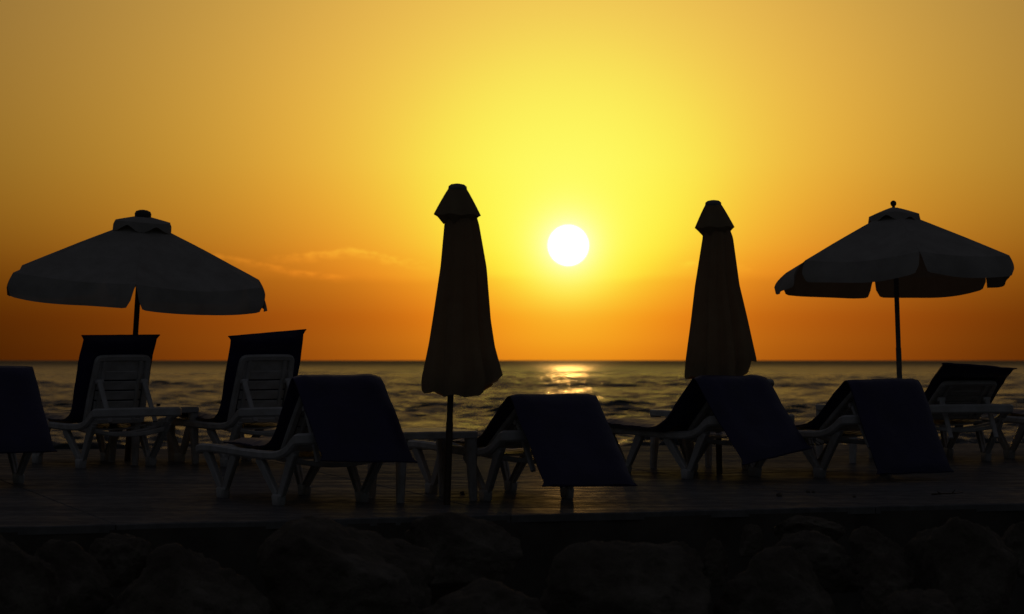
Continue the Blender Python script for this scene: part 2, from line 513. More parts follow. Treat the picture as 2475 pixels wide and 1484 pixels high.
def build_deck():
    mb = MB()
    S = np.linspace(-14, 18.5, 240)
    top = []; 
    fr = [P0 + E1 * s + E2 * front_t(s) for s in S]; fa = [P0 + E1 * s + E2 * far_t(s) for s in S]
    n = len(S)
    zt = -0.03
    ring = []
    for p in fr: ring.append((p.x, p.y, zt + deck_z(p.y)))
    for p in fr: ring.append((p.x, p.y, -1.6))
    for p in fa: ring.append((p.x, p.y, zt + deck_z(p.y)))
    for p in fa: ring.append((p.x, p.y, -1.9))
    fs = []
    for i in range(n - 1):
        fs.append((i, i + 1, n + i + 1, n + i)[::-1])
        fs.append((2 * n + i, 2 * n + i + 1, 3 * n + i + 1, 3 * n + i))
        fs.append((i, i + 1, 2 * n + i + 1, 2 * n + i))
    mb.add(ring, fs)
    deck = mb.build('deck', M['stained'])
    tag(deck, 'worn concrete sunbathing deck above the boulders', None, None, 'structure')
    # concrete bays
    bay = 2.3; gap = 0.007
    cuts = [0.0, 1.35, 3.6, 5.85]
    for si in range(-6, 8):
        s0, s1 = si * bay + gap / 2, (si + 1) * bay - gap / 2
        for ti in range(len(cuts)):
            mb = MB(); ns, nt = 6, 3
            tl, tr = random.uniform(-.0015, .0015), random.uniform(-.0015, .0015); dz = random.uniform(-.001, .001)
            vs = []; okv = True
            for layer in (0, 1, 2):
                for j in range(nt + 1):
                    for i in range(ns + 1):
                        ins = 0.006 if layer == 2 else 0.0
                        a = s0 + ins + (s1 - s0 - 2 * ins) * i / ns
                        ta = (front_t(a) + 0.001 if ti == 0 else cuts[ti] + gap / 2)
                        tb = far_t(a) - 0.001 if ti == len(cuts) - 1 else cuts[ti + 1] - gap / 2
                        if tb - ta < 0.2: okv = False
                        t = ta + ins + (tb - ta - 2 * ins) * j / nt
                        p = P0 + E1 * a + E2 * t
                        z = (-0.045, -0.006, 0.0)[layer] + deck_z(p.y)
                        if layer: z += dz + tl * (i / ns - .5) + tr * (j / nt - .5) + 0.004 * noise.noise(Vector((a * .7, t * .7, 2)))
                        vs.append((p.x, p.y, z))
            if not okv: continue
            m = (ns + 1) * (nt + 1); fs = []
            def I(l, j, i): return l * m + j * (ns + 1) + i
            for j in range(nt):
                for i in range(ns):
                    fs.append((I(2, j, i), I(2, j, i + 1), I(2, j + 1, i + 1), I(2, j + 1, i)))
            rim = [(0, i) for i in range(ns)] + [(j, ns) for j in range(nt)] + [(nt, ns - i) for i in range(ns)] + [(nt - j, 0) for j in range(nt)]
            for l in (0, 1):
                for a, b in zip(rim, rim[1:] + rim[:1]):
                    fs.append((I(l, *a), I(l, *b), I(l + 1, *b), I(l + 1, *a)))
            mb.add(vs, fs)
            mb.build('slab', M['concrete'], deck)


build_deck()

# ------------------------------------------------------------------ sun loungers
L_HEAD = 1.92; U_FOOT2 = 1.33; U_FOOT1 = 0.53; PIV = (1.28, 0.330); BACK = 0.505


def UZ(u, v, z):
    return Vector((v, U_FOOT2 - u, z))


RAIL = [(0.24, .292), (.30, .306), (.40, .310), (.58, .308), (.85, .300), (1.1, .296), (1.34, .298), (1.46, .314), (1.55, .345), (1.62, .390), (1.68, .410), (1.71, .413)]


def rail_z(u):
    return float(np.interp(u, [a for a, b in RAIL], [b for a, b in RAIL]))


_cache = {}


def shared(key, fn):
    if key not in _cache: _cache[key] = fn()
    return _cache[key]


def frame_mesh():
    mb = MB()
    W = 0.318; WH = 0.330
    half = [UZ(u, W if u < 1.5 else W + (WH - W) * min(1, (u - 1.5) / .2), z) for u, z in RAIL]
    # U-shaped moulding: rail, rounded head corner, cross bar
    right = resample(chaikin(half + [UZ(1.738, WH - .02, .414), UZ(1.755, WH - .075, .416), UZ(1.76, 0.12, .417), UZ(1.76, 0, .417)], 2), 0.035)
    left = [Vector((-p.x, p.y, p.z)) for p in right]
    path = right + left[::-1][1:]
    sweep(mb, path, [rrect(.040, float(np.interp(U_FOOT2 - p.y, [1.45, 1.7], [.052, .068])), .012) for p in path])
    # foot end bar
    foot = resample(chaikin([UZ(0.25, W, .292), UZ(.205, W - .05, .289), UZ(.20, 0, .286), UZ(.205, -W + .05, .289), UZ(.25, -W, .292)], 2), .05)
    sweep(mb, foot, rrect(.038, .056, .012))
    # inner ledge carrying the slats
    for sgn in (1, -1):
        pts = [UZ(u, sgn * (W - .035), rail_z(u) - .012) for u in np.linspace(.26, 1.30, 14)]
        sweep(mb, pts, rrect(.034, .018, .004))
    # curved stiffeners under the head end
    for u in (1.36, 1.54):
        pts = [UZ(u, v, .290 - .045 * (1 - (v / .32) ** 2)) for v in np.linspace(-.305, .305, 13)]
        sweep(mb, pts, rrect(.05, .030, .006))
    return mb.mesh('frame', M['resin'], True, 35)


def leg_mesh(foot_u, ua, ub, head):
    mb = MB()
    za, zb = rail_z(ua) - .02, rail_z(ub) - (.02 if not head else .03)
    f0 = .060
    # two flat strips that converge; each strip is a U channel: web and two flanges
    for ut, zt, uf, flip in ((ua, za, foot_u - .030, 1), (ub, zb, foot_u + .030, -1)):
        a = UZ(ut, .309, zt); b = UZ(uf, .284, f0)
        bar(mb, a, b, .020, .074, .018, .050, .004, up=(0, 1, 0))
        off = Vector((.006, 0, 0))
        for s2 in (-1, 1):
            o2 = Vector((-.012, s2 * .032, 0)); o3 = Vector((-.010, s2 * .020, 0))
            bar(mb, a + o2, b + o3, .038, .008, .034, .008, .003, up=(0, 1, 0))
    return mb.mesh('leg', M['resin'], True, 35)


def foot_mesh(foot_u):
    mb = MB()
    a = UZ(foot_u, .282, 0.0)
    vs = []
    for z, du, dv in ((0.0, .042, .024), (.008, .046, .028), (.055, .056, .028), (.066, .050, .022)):
        c = .012
        for x, y in rrect(2 * dv, 2 * du, c): vs.append(a + Vector((x, y, z)))
    fs = []
    for l in range(3):
        for j in range(8): fs.append((l * 8 + j, l * 8 + (j + 1) % 8, (l + 1) * 8 + (j + 1) % 8, (l + 1) * 8 + j))
    fs.append(tuple(range(7, -1, -1))); fs.append(tuple(24 + j for j in range(8)))
    mb.add(vs, fs)
    return mb.mesh('foot', M['resin'], True, 35)


def mirror_mesh(me):
    m2 = me.copy()
    for v in m2.vertices: v.co.x *= -1
    m2.flip_normals(); m2.update()
    return m2


def slat_mesh(w, length, sag, th=.014):
    mb = MB()
    pts = [Vector((v, 0, -sag * (1 - (2 * v / length) ** 2))) for v in np.linspace(-length / 2, length / 2, 9)]
    sweep(mb, pts, rrect(w, th, .004), up=(0, 0, 1))
    return mb.mesh('slat', M['resin'], True, 35)


def back_frame_mesh():
    """in its own plane: x across, y up along the backrest, z = thickness (front +z)"""
    mb = MB(); a, b, t = .203, BACK, .034
    path = [(-.222, 0), (-.217, .2), (-a, b - .03), (-a + .006, b - .007), (-a + .03, b), (0, b + .002), (a - .03, b), (a - .006, b - .007), (a, b - .03), (.217, .2), (.222, 0)]
    pts = resample(chaikin([Vector((x, y, 0)) for x, y in path], 2), .014)
    sweep(mb, pts, rrect(.046, t, .009))
    sweep(mb, [(-.228, .01, 0), (.228, .01, 0)], rrect(.04, .03, .006))
    # solid head panel and two ribs behind the slats
    sweep(mb, [(0, b - .130, .004), (0, b - .01, .004)], rrect(.36, .014, .004))
    for x in (-.15, .15): sweep(mb, [(x, .02, -.006), (x * .96, b - .02, -.006)], rrect(.026, .030, .005))
    return mb.mesh('backrest', M['resin'], True, 35)


def prop_mesh():
    mb = MB()
    sweep(mb, [(0, 0, 0), (0, 0, -.18), (0, 0, -.36)], [rrect(.040, .026, .006), rrect(.036, .024, .006), rrect(.034, .022, .007)], up=(0, 1, 0))
    tube(mb, [(-.028, 0, -.012), (.028, 0, -.012)], .016, 10)
    return mb.mesh('prop_arm', M['resin'], True, 35)


LG = 'white plastic sun loungers set out on the deck'


def make_lounger(label, loc, rotz, ang, scale=1.0):
    t = thing('sun_lounger', label, 'sun lounger', loc, rotz, LG, scale); stand(t, loc, rotz)
    link('frame', shared('frame', frame_mesh), t)
    for key, fu, ua, ub, hd in (('head', U_FOOT2, 1.10, 1.58, True), ('tail', U_FOOT1, .33, .76, False)):
        lm = shared('leg' + key, lambda: leg_mesh(fu, ua, ub, hd)); lmm = shared('legm' + key, lambda: mirror_mesh(lm))
        fm = shared('foot' + key, lambda: foot_mesh(fu)); fmm = shared('footm' + key, lambda: mirror_mesh(fm))
        for a, b in ((lm, fm), (lmm, fmm)):
            lo = link('leg', a, t); link('foot', b, lo)
    sm = shared('seatslat', lambda: slat_mesh(.088, .585, .030))
    for k in range(10):
        u = .285 + k * .1
        s = link('seat_slat', sm, t); s.location = UZ(u, 0, rail_z(u) + .004)
    # backrest hinged at PIV
    bk = link('backrest', shared('back', back_frame_mesh), t)
    bk.location = UZ(PIV[0], 0, PIV[1])
    a = R_(ang)
    # local y -> direction towards the head and up; local z -> the front (sitting) side
    Ydir = Vector((0, -math.cos(a), math.sin(a))); Zdir = Vector((0, math.sin(a), math.cos(a))); Xdir = Ydir.cross(Zdir)
    bk.rotation_euler = Matrix((Xdir, Ydir, Zdir)).transposed().to_euler()
    bs = shared('backslat', lambda: slat_mesh(.068, .365, .006, .012))
    for k in range(5):
        s = link('back_slat', bs, bk); s.location = (0, .055 + k * .0785, .002)
    # prop arms down to the notches under the head bar
    q = UZ(PIV[0] + BACK * .68 * math.cos(a), 0, PIV[1] + BACK * .68 * math.sin(a)) + Vector((0, -math.sin(a), -math.cos(a))) * .03
    tgt = UZ(1.63 if ang > 50 else 1.70, 0, .33)
    dirv = (tgt - q).normalized()
    for sx in (-1, 1):
        p = link('prop_arm', shared('prop', prop_mesh), t)
        p.location = q + Vector((sx * .180, 0, 0))
        p.rotation_euler = (-dirv).to_track_quat('Z', 'X').to_euler()
        zq = -dirv; xq = Vector((1, 0, 0)); yq = zq.cross(xq).normalized(); xq = yq.cross(zq)
        p.rotation_euler = Matrix((xq, yq, zq)).transposed().to_euler()
    return t


def make_cushion(label, loc, rotz, ang, scale, u0, beyond, hw=.300, th=.058, vshift=0.0, skew=0.0, ear=.020, seed=0):
    """a long pad lying on the seat, up the backrest and past its top.
    beyond: list of (du, dz) steps past the top of the backrest"""
    t0 = th / 2
    a = R_(ang)
    nx, nz = -math.sin(a), math.cos(a)                       # sitting-side normal in (u,z)
    off = t0 + .016
    zs = lambda u: rail_z(min(u, 1.3)) + .014 + t0
    pts = [(u0, zs(u0)), (u0 + .12, zs(u0 + .12) + .004)]
    if u0 < .7: pts.append((.95, zs(.95) + .002))
    pts.append((PIV[0] - .13, zs(1.2) + .004))
    b0 = (PIV[0] + nx * off, PIV[1] + nz * off)
    def on(s): return (b0[0] + math.cos(a) * s, b0[1] + math.sin(a) * s)
    pts += [on(.05), on(.2), on(.36), on(BACK - .02)]
    top = on(BACK + .012)
    pts.append(top)
    p = top; s_top = None
    for du, dz in beyond:
        p = (p[0] + du, p[1] + dz); pts.append(p)
    path = resample(chaikin([Vector((u, 0, z)) for u, z in pts], 2), .03)
    n = len(path)
    # cross-section: rounded pad, ring of points (v, w)
    prof = []
    M2 = 10
    for k in range(M2 + 1): prof.append((-1 + 2 * k / M2, 1))
    for k in range(M2 + 1): prof.append((1 - 2 * k / M2, -1))
    K = len(prof)
    Lt = n - 1
    mb = MB(); vs = []
    topi = min(range(n), key=lambda i: (path[i] - Vector((top[0], 0, top[1]))).length)
    for i in range(n):
        tan = (path[min(i + 1, n - 1)] - path[max(i - 1, 0)]).normalized()
        nrm = Vector((-tan.z, 0, tan.x))
        e = min(i, Lt - i)
        pinch = min(1.0, .30 + .38 * e) if e < 2 else 1.0
        w = hw + (ear * (1 - e) if e < 1 else 0)
        over = max(0, i - topi) / max(1, Lt - topi)
        for v, side in prof:
            edge = max(0.0, (abs(v) - .80) / .20)
            fk = abs(i - topi); hk = (.42, .62, .85)[fk] if fk < 3 else 1.0
            h = t0 * pinch * hk * (math.sqrt(max(0.0, 1 - edge ** 2)) * .86 + .14)
            nz1 = noise.noise(Vector((i * .11 + seed * 9, v * 2.3, side * 3 + seed)))
            nz2 = noise.noise(Vector((i * .33 + seed * 5, v * 5.0, side * 3)))
            h += .010 * nz1 + .004 * nz2
            if side > 0 and i < topi * .62: h += .005 * math.sin(i * 2.3 + 1.5 * noise.noise(Vector((v * 3, seed, i * .3)))) * max(0, noise.noise(Vector((i * .13, v * 1.5, seed * 4.4))) + .35)
            wob = .006 * noise.noise(Vector((i * .16, seed * 3.1, 1 if v > 0 else 7)))
            q = path[i] + nrm * (h * side) + tan * (skew * v * hw * over)
            vs.append(UZ(q.x, v * (w + wob) + vshift * (1 - .45 * over), q.z))
    fs = []
    for i in range(n - 1):
        for j in range(K):
            j2 = (j + 1) % K
            fs.append((i * K + j, (i + 1) * K + j, (i + 1) * K + j2, i * K + j2))
    fs.append(tuple(range(K))); fs.append(tuple((n - 1) * K + j for j in range(K - 1, -1, -1)))
    mb.add(vs, fs)
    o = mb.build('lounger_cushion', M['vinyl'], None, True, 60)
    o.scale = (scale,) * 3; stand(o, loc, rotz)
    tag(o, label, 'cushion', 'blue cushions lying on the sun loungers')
    # seam piping round the two long edges and the ends
    for i_end in (0, n - 1):
        pm = MB()
        ring = [Vector(vs[i_end * K + k]).lerp(Vector(vs[i_end * K + (K - 1 - k)]), .5) for k in range(M2 + 1)]
        sweep(pm, ring, rrect(.010, .010, .003))
        link('piping', pm.mesh('piping', M['vinyl'], True, 50), o)
    return o


def origin_from_foot(px, py, v, phi, scale, y=0.0):
    P = ground(px, py)
    c, s = math.cos(phi), math.sin(phi)
    vx, vy = v * scale, y * scale
    return Vector((P.x - (c * vx - s * vy), P.y - (s * vx + c * vy), 0))


LOUNGERS = [
    # name for labels, foot px, py, local v, local y, phi, back angle, scale, cushion args
    dict(lab='white lounger cut off by the left picture edge, its back hidden by a hanging cushion',
         cl='blue cushion hanging over the backrest at the far left edge of the picture',
         f=(44, 1168), v=.28, y=0, phi=30, ang=57, sc=1.0, u0=.62, bey=[(.022, -.014), (.045, -.055), (.14, -.20), (.20, -.28)], vs=.01),
    dict(lab='white lounger under the left open umbrella, slatted back nearly upright',
         cl='dark blue cushion standing up behind the slatted back, umbrella pole right behind its top',
         f=(196, 1131), v=-.28, y=0, phi=32, ang=70, sc=1.0, u0=.45, bey=[(.03, .08), (.010, .06)], hw=.295, vs=-.035),
    dict(lab='white upright lounger partly hidden behind the front left lounger',
         cl='dark blue upright cushion with its top right corner sticking up highest',
         f=(546, 1128.4), v=-.28, y=0, phi=31, ang=70, sc=1.0, u0=.45, bey=[(.03, .085), (.01, .07)], skew=.08, hw=.298),
    dict(lab='nearest white lounger, its V-shaped legs in view left of the front closed umbrella',
         cl='blue cushion folded over the back of the nearest lounger, left of the front closed umbrella',
         f=(674.5, 1221), v=-.28, y=0, phi=30, ang=55, sc=1.0, u0=.62, bey=[(.022, -.014), (.05, -.055), (.15, -.18), (.20, -.245)], skew=.06),
    dict(lab='white lounger right below the sun with a low backrest',
         cl='dark cushion over the low backrest straight below the sun, hanging lowest at the centre',
         f=(1173.6, 1210), v=-.28, y=0, phi=26, ang=34, sc=1.0, u0=.86, bey=[(.025, -.015), (.055, -.06), (.18, -.19), (.24, -.26)], skew=.03),
    dict(lab='white lounger in front of the right closed umbrella, one back corner showing beside its cushion',
         cl='blue cushion lying twisted, its lower hem slanting, in front of the right closed umbrella',
         f=(1662, 1157), v=-.28, y=0, phi=30, ang=42, sc=1.0, u0=.36, bey=[(.025, -.015), (.045, -.05), (.17, -.21), (.24, -.25)], vs=-.14, skew=-.22),
    dict(lab='white lounger in front of the right open umbrella pole, a twig caught under it',
         cl='blue cushion hanging nearly to the floor in front of the right open umbrella pole',
         f=(1981.6, 1154), v=-.28, y=0, phi=30, ang=38, sc=1.0, u0=.74, bey=[(.025, -.015), (.045, -.05), (.13, -.24), (.18, -.32)], hw=.305),
    dict(lab='white lounger near the right edge with a half lowered slatted back and wide head bar',
         cl='dark blue cushion jutting wide and flat above the half lowered back at the right',
         f=(2383, 1114), v=.28, y=0, phi=13, ang=33, sc=1.0, u0=.40, bey=[(.10, .045), (.10, .045)], vs=.01, skew=-.20),
    dict(lab='white lounger cut off by the right picture edge, only its foot end in view',
         cl='blue cushion lying on the lounger cut off by the right edge',
         f=(2440, 1108), v=-.28, y=.80, phi=27, ang=35, sc=1.0, u0=.30, bey=[(.10, .09), (.06, .04)]),
]
for k, L in enumerate(LOUNGERS):
    phi = R_(L['phi'])
    loc = origin_from_foot(*L['f'], L['v'], phi, L['sc'], L['y'])
    make_lounger(L['lab'], loc, phi, L['ang'], L['sc'])
    make_cushion(L['cl'], loc, phi, L['ang'], L['sc'], L['u0'], L['bey'], hw=L.get('hw', .295), vshift=L.get('vs', 0.0), skew=L.get('skew', 0.0), seed=k + 1)


# ------------------------------------------------------------------ side tables
def table_top_mesh():
    mb = MB(); a = .275; vs = []; c = .05
    prof = [(-.045, a - .004), (-.042, a), (-.008, a), (0, a - .008)]
    seg = 5; ringn = 0
    for z, h in prof:
        ring = []
        for cx, cy, a0 in ((1, 1, 0), (-1, 1, 90), (-1, -1, 180), (1, -1, 270)):
            for j in range(seg):
                t = R_(a0 + 90 * j / (seg - 1))
                ring.append(((h - c) * cx + c * math.cos(t), (h - c) * cy + c * math.sin(t), z))
        ringn = len(ring); vs += ring
    fs = []
    for l in range(len(prof) - 1):
        for j in range(ringn): fs.append((l * ringn + j, l * ringn + (j + 1) % ringn, (l + 1) * ringn + (j + 1) % ringn, (l + 1) * ringn + j))
    fs.append(tuple(range((len(prof) - 1) * ringn, len(prof) * ringn)))
    # underside, a little inside the skirt
    k = len(vs); vs += [(x * .97, y * .97, -.012) for x, y, z in vs[:ringn]]
    for j in range(ringn): fs.append((k + j, k + (j + 1) % ringn, (j + 1) % ringn, j))
    fs.append(tuple(k + j for j in range(ringn - 1, -1, -1)))
    mb.add(vs, fs)
    return mb.mesh('table_top', M['resin'], True, 35)


def table_leg_mesh(h):
    mb = MB()
    sweep(mb, [(0, 0, -.012), (.006, .006, -h * .5), (.014, .014, -h)], [rrect(.072, .072, .016), rrect(.058, .058, .014), rrect(.046, .046, .012)], up=(0, 1, 0))
    return mb.mesh('leg', M['resin'], True, 35)


TABLE_H = .43


def make_table(label, x, y, rot):
    t = thing('side_table', label, 'side table', (x, y, 0), rot, 'low white plastic side tables'); stand(t, (x, y), rot)
    tp = link('table_top', shared('ttop', table_top_mesh), t); tp.location = (0, 0, TABLE_H)
    for k in range(4):
        l = link('leg', shared('tleg', lambda: table_leg_mesh(TABLE_H)), t)
        r = R_(90 * k); l.rotation_euler = (0, 0, r)
        q = Matrix.Rotation(r, 3, 'Z') @ Vector((.228, .228, TABLE_H)); l.location = q
    return t


g1 = ground(371, 1119); make_table('white side table between the two upright loungers', g1.x, g1.y, R_(28))
g2 = ground(1020, 1207); make_table('white side table just behind the front closed umbrella pole', g2.x, g2.y, R_(24))
g3 = ground(1690, 1133); make_table('white side table beside the right closed umbrella pole', g3.x, g3.y, R_(30))
g4 = ground(2085, 1113); make_table('white side table tucked behind the cushion by the right open umbrella', g4.x, g4.y, R_(26))


# ------------------------------------------------------------------ umbrellas
def lean_matrix(base, top):
    return (top - base).normalized()


def orient(o, axis, yaw=0.0):
    z = axis.normalized(); x = Vector((1, 0, 0)); y = z.cross(x).normalized(); x = y.cross(z)
    m = Matrix((x, y, z)).transposed()
    o.rotation_euler = (m @ Matrix.Rotation(yaw, 3, 'Z')).to_euler()


def panel_mesh(R, p, a0, a1, sag, r_in=0.03):
    """canopy gore between rib angles a0 and a1; z=0 at the hub, tips at -p"""
    mb = MB(); nr, na = 10, 12; vs = []
    A = Vector((math.cos(a0), math.sin(a0), 0)); B = Vector((math.cos(a1), math.sin(a1), 0))
    for i in range(nr + 1):
        f = r_in + (1 - r_in) * i / nr
        for j in range(na + 1):
            w = j / na
            q = (A * (1 - w) + B * w) * (R * f)
            z = -p * (f ** 1.06)
            z -= sag * math.sin(math.pi * w) * f * (1.0) - .0
            vs.append((q.x, q.y, z + .002 * noise.noise(Vector((q.x * 4, q.y * 4, a0)))))
    fs = [(i * (na + 1) + j, (i + 1) * (na + 1) + j, (i + 1) * (na + 1) + j + 1, i * (na + 1) + j + 1) for i in range(nr) for j in range(na)]
    mb.add(vs, fs)
    edge = [Vector(v) for v in vs[nr * (na + 1):]]
    return mb.mesh('canopy_panel', M['cloth'], True, None), edge


def valance_mesh(edge, h, flare, seed, corner=.10, slit=.02):
    mb = MB(); vs = []; nv = 6
    c = sum(edge, Vector()) / len(edge); out = Vector((c.x, c.y, 0)).normalized()
    L = (edge[-1] - edge[0]).length
    # denser columns
    cols = []
    for k in range(33):
        w = k / 32; x = w * (len(edge) - 1); i = min(int(x), len(edge) - 2)
        cols.append((w, edge[i].lerp(edge[i + 1], x - i)))
    for w, e in cols:
        de = min(w, 1 - w) * L
        hh = h
        if de < corner * .55: hh = h * (.66 + .34 * math.sqrt(max(0, 1 - (1 - de / (corner * .55)) ** 2)))
        hh *= 1 + .03 * math.sin(w * 7 + seed)
        for j in range(nv + 1):
            f = j / nv
            inward = (0.5 - w) * 2 * (slit * f - .52 * flare * math.sin(f * 1.4))
            q = e + Vector((0, 0, -hh * f)) + out * (flare * math.sin(f * 1.4) + .018 * f * math.sin(w * 9 + seed * 2))
            q += (edge[-1] - edge[0]).normalized() * inward
            vs.append(q)
    n = nv + 1
    fs = [(i * n + j, i * n + j + 1, (i + 1) * n + j + 1, (i + 1) * n + j) for i in range(32) for j in range(nv)]
    mb.add(vs, fs)
    return mb.mesh('valance', M['cloth'], True, None)


def cap_mesh(R, p, yaw, h, wav):
    """small vent canopy with scalloped edge"""
    mb = MB(); N = 72; vs = []
    for i in range(7):
        f = .14 + .86 * i / 6
        for j in range(N):
            t = 2 * math.pi * j / N
            s = abs(math.cos(3 * (t - yaw)))           # 1 on ribs
            hexr = math.cos(math.pi / 6) / max(.5, math.cos(((t - yaw) % (math.pi / 3)) - math.pi / 6))
            r = R * f * hexr
            vs.append((r * math.cos(t), r * math.sin(t), -p * f ** 1.15 + .018 * f * math.sin(t * 3 + 1) * wav))
    for i in range(1, 4):
        for j in range(N):
            t = 2 * math.pi * j / N
            s = abs(math.cos(3 * (t - yaw)))
            hexr = math.cos(math.pi / 6) / max(.5, math.cos(((t - yaw) % (math.pi / 3)) - math.pi / 6))
            r = R * hexr * (1 + .02 * i)
            drop = h * (i / 3) * (.35 + .65 * s ** 1.5)
            vs.append((r * math.cos(t), r * math.sin(t), -p + .018 * math.sin(t * 3 + 1) * wav - drop))
    rows = 10
    fs = [(i * N + j, i * N + (j + 1) % N, (i + 1) * N + (j + 1) % N, (i + 1) * N + j) for i in range(rows - 1) for j in range(N)]
    mb.add(vs, fs)
    return mb.mesh('vent_cap', M['cloth'], True, 50)


def lathe(mb, prof, seg=20):
    vs = []; n = len(prof)
    for r, z in prof:
        for j in range(seg):
            t = 2 * math.pi * j / seg; vs.append((r * math.cos(t), r * math.sin(t), z))
    fs = [(i * seg + j, i * seg + (j + 1) % seg, (i + 1) * seg + (j + 1) % seg, (i + 1) * seg + j) for i in range(n - 1) for j in range(seg)]
    fs.append(tuple(range(seg - 1, -1, -1))); fs.append(tuple((n - 1) * seg + j for j in range(seg)))
    mb.add(vs, fs)


def open_umbrella(label, base, hub, tilt_fwd, R, p, yaw, val, cap, finial, pole_mat, pole_r, seed, flares, corner):
    axis = (hub - base).normalized()
    t = thing('beach_umbrella', label, 'umbrella', base, 0, 'umbrellas standing open')
    H0 = (hub - base).length
    pm = MB(); tube(pm, [(0, 0, .0), (0, 0, .86)], pole_r * 1.12, 14); 
    lp = pm.build('pole_sleeve', M[pole_mat], t, True, 40); orient(lp, axis)
    pm = MB(); tube(pm, [(0, 0, .86), (0, 0, H0 - .02)], pole_r, 14)
    pp = pm.build('pole', M[pole_mat], t, True, 40); orient(pp, axis)
    # canopy tilted about the hub
    cz = (axis + Vector((0, -math.sin(tilt_fwd), 0))).normalized()
    hubl = hub - base
    def place(o, par=t):
        if par is t:
            o.location = hubl; orient(o, cz)
        return o
    for k in range(6):
        a0 = -math.pi / 2 + yaw + k * math.pi / 3; a1 = a0 + math.pi / 3
        me, edge = panel_mesh(R, p, a0, a1, .03 + .012 * math.sin(k * 2.1 + seed))
        pn = place(link('canopy_panel', me, t))
        link('valance', valance_mesh(edge, val, flares[k], k + seed, .10, corner), pn)
        rb = MB(); tip = Vector((math.cos(a0) * R, math.sin(a0) * R, -p))
        tube(rb, [tip * .03 + Vector((0, 0, -.02)), tip * .5 + Vector((0, 0, -.018)), tip * .99 + Vector((0, 0, -.010))], .0055, 6)
        r = place(rb.build('rib', M[pole_mat], t, True, 40))
        sb = MB(); tube(sb, [Vector((math.cos(a0) * .03, math.sin(a0) * .03, -p * .86)), tip * .52 + Vector((0, 0, -.022))], .004, 6)
        place(sb.build('strut', M[pole_mat], t, True, 40))
    rn = MB(); lathe(rn, [(pole_r * 1.1, -p * .86 - .05), (pole_r * 1.5, -p * .86 - .04), (pole_r * 1.5, -p * .86 + .02), (pole_r * 1.1, -p * .86 + .03)])
    place(rn.build('runner', M['dark'], t, True, 40))
    cp = place(link('vent_cap', cap_mesh(cap[0], cap[1], -math.pi / 2 + yaw, cap[2], cap[3]), t))
    cp.location = hubl + cz * cap[4]
    fb = MB()
    if finial == 'dome':
        lathe(fb, [(.062, cap[4] - .015), (.064, cap[4] + .012), (.055, cap[4] + .030), (.03, cap[4] + .040), (.006, cap[4] + .043)])
    else:
        lathe(fb, [(.012, cap[4] - .02), (.012, cap[4] + .01)] + [(.024 * math.sin(R_(a)), cap[4] + .026 - .024 * math.cos(R_(a))) for a in range(25, 179, 14)])
    place(fb.build('finial', M['dark'] if finial == 'dome' else M['wood'], t, True, 50))
    return t


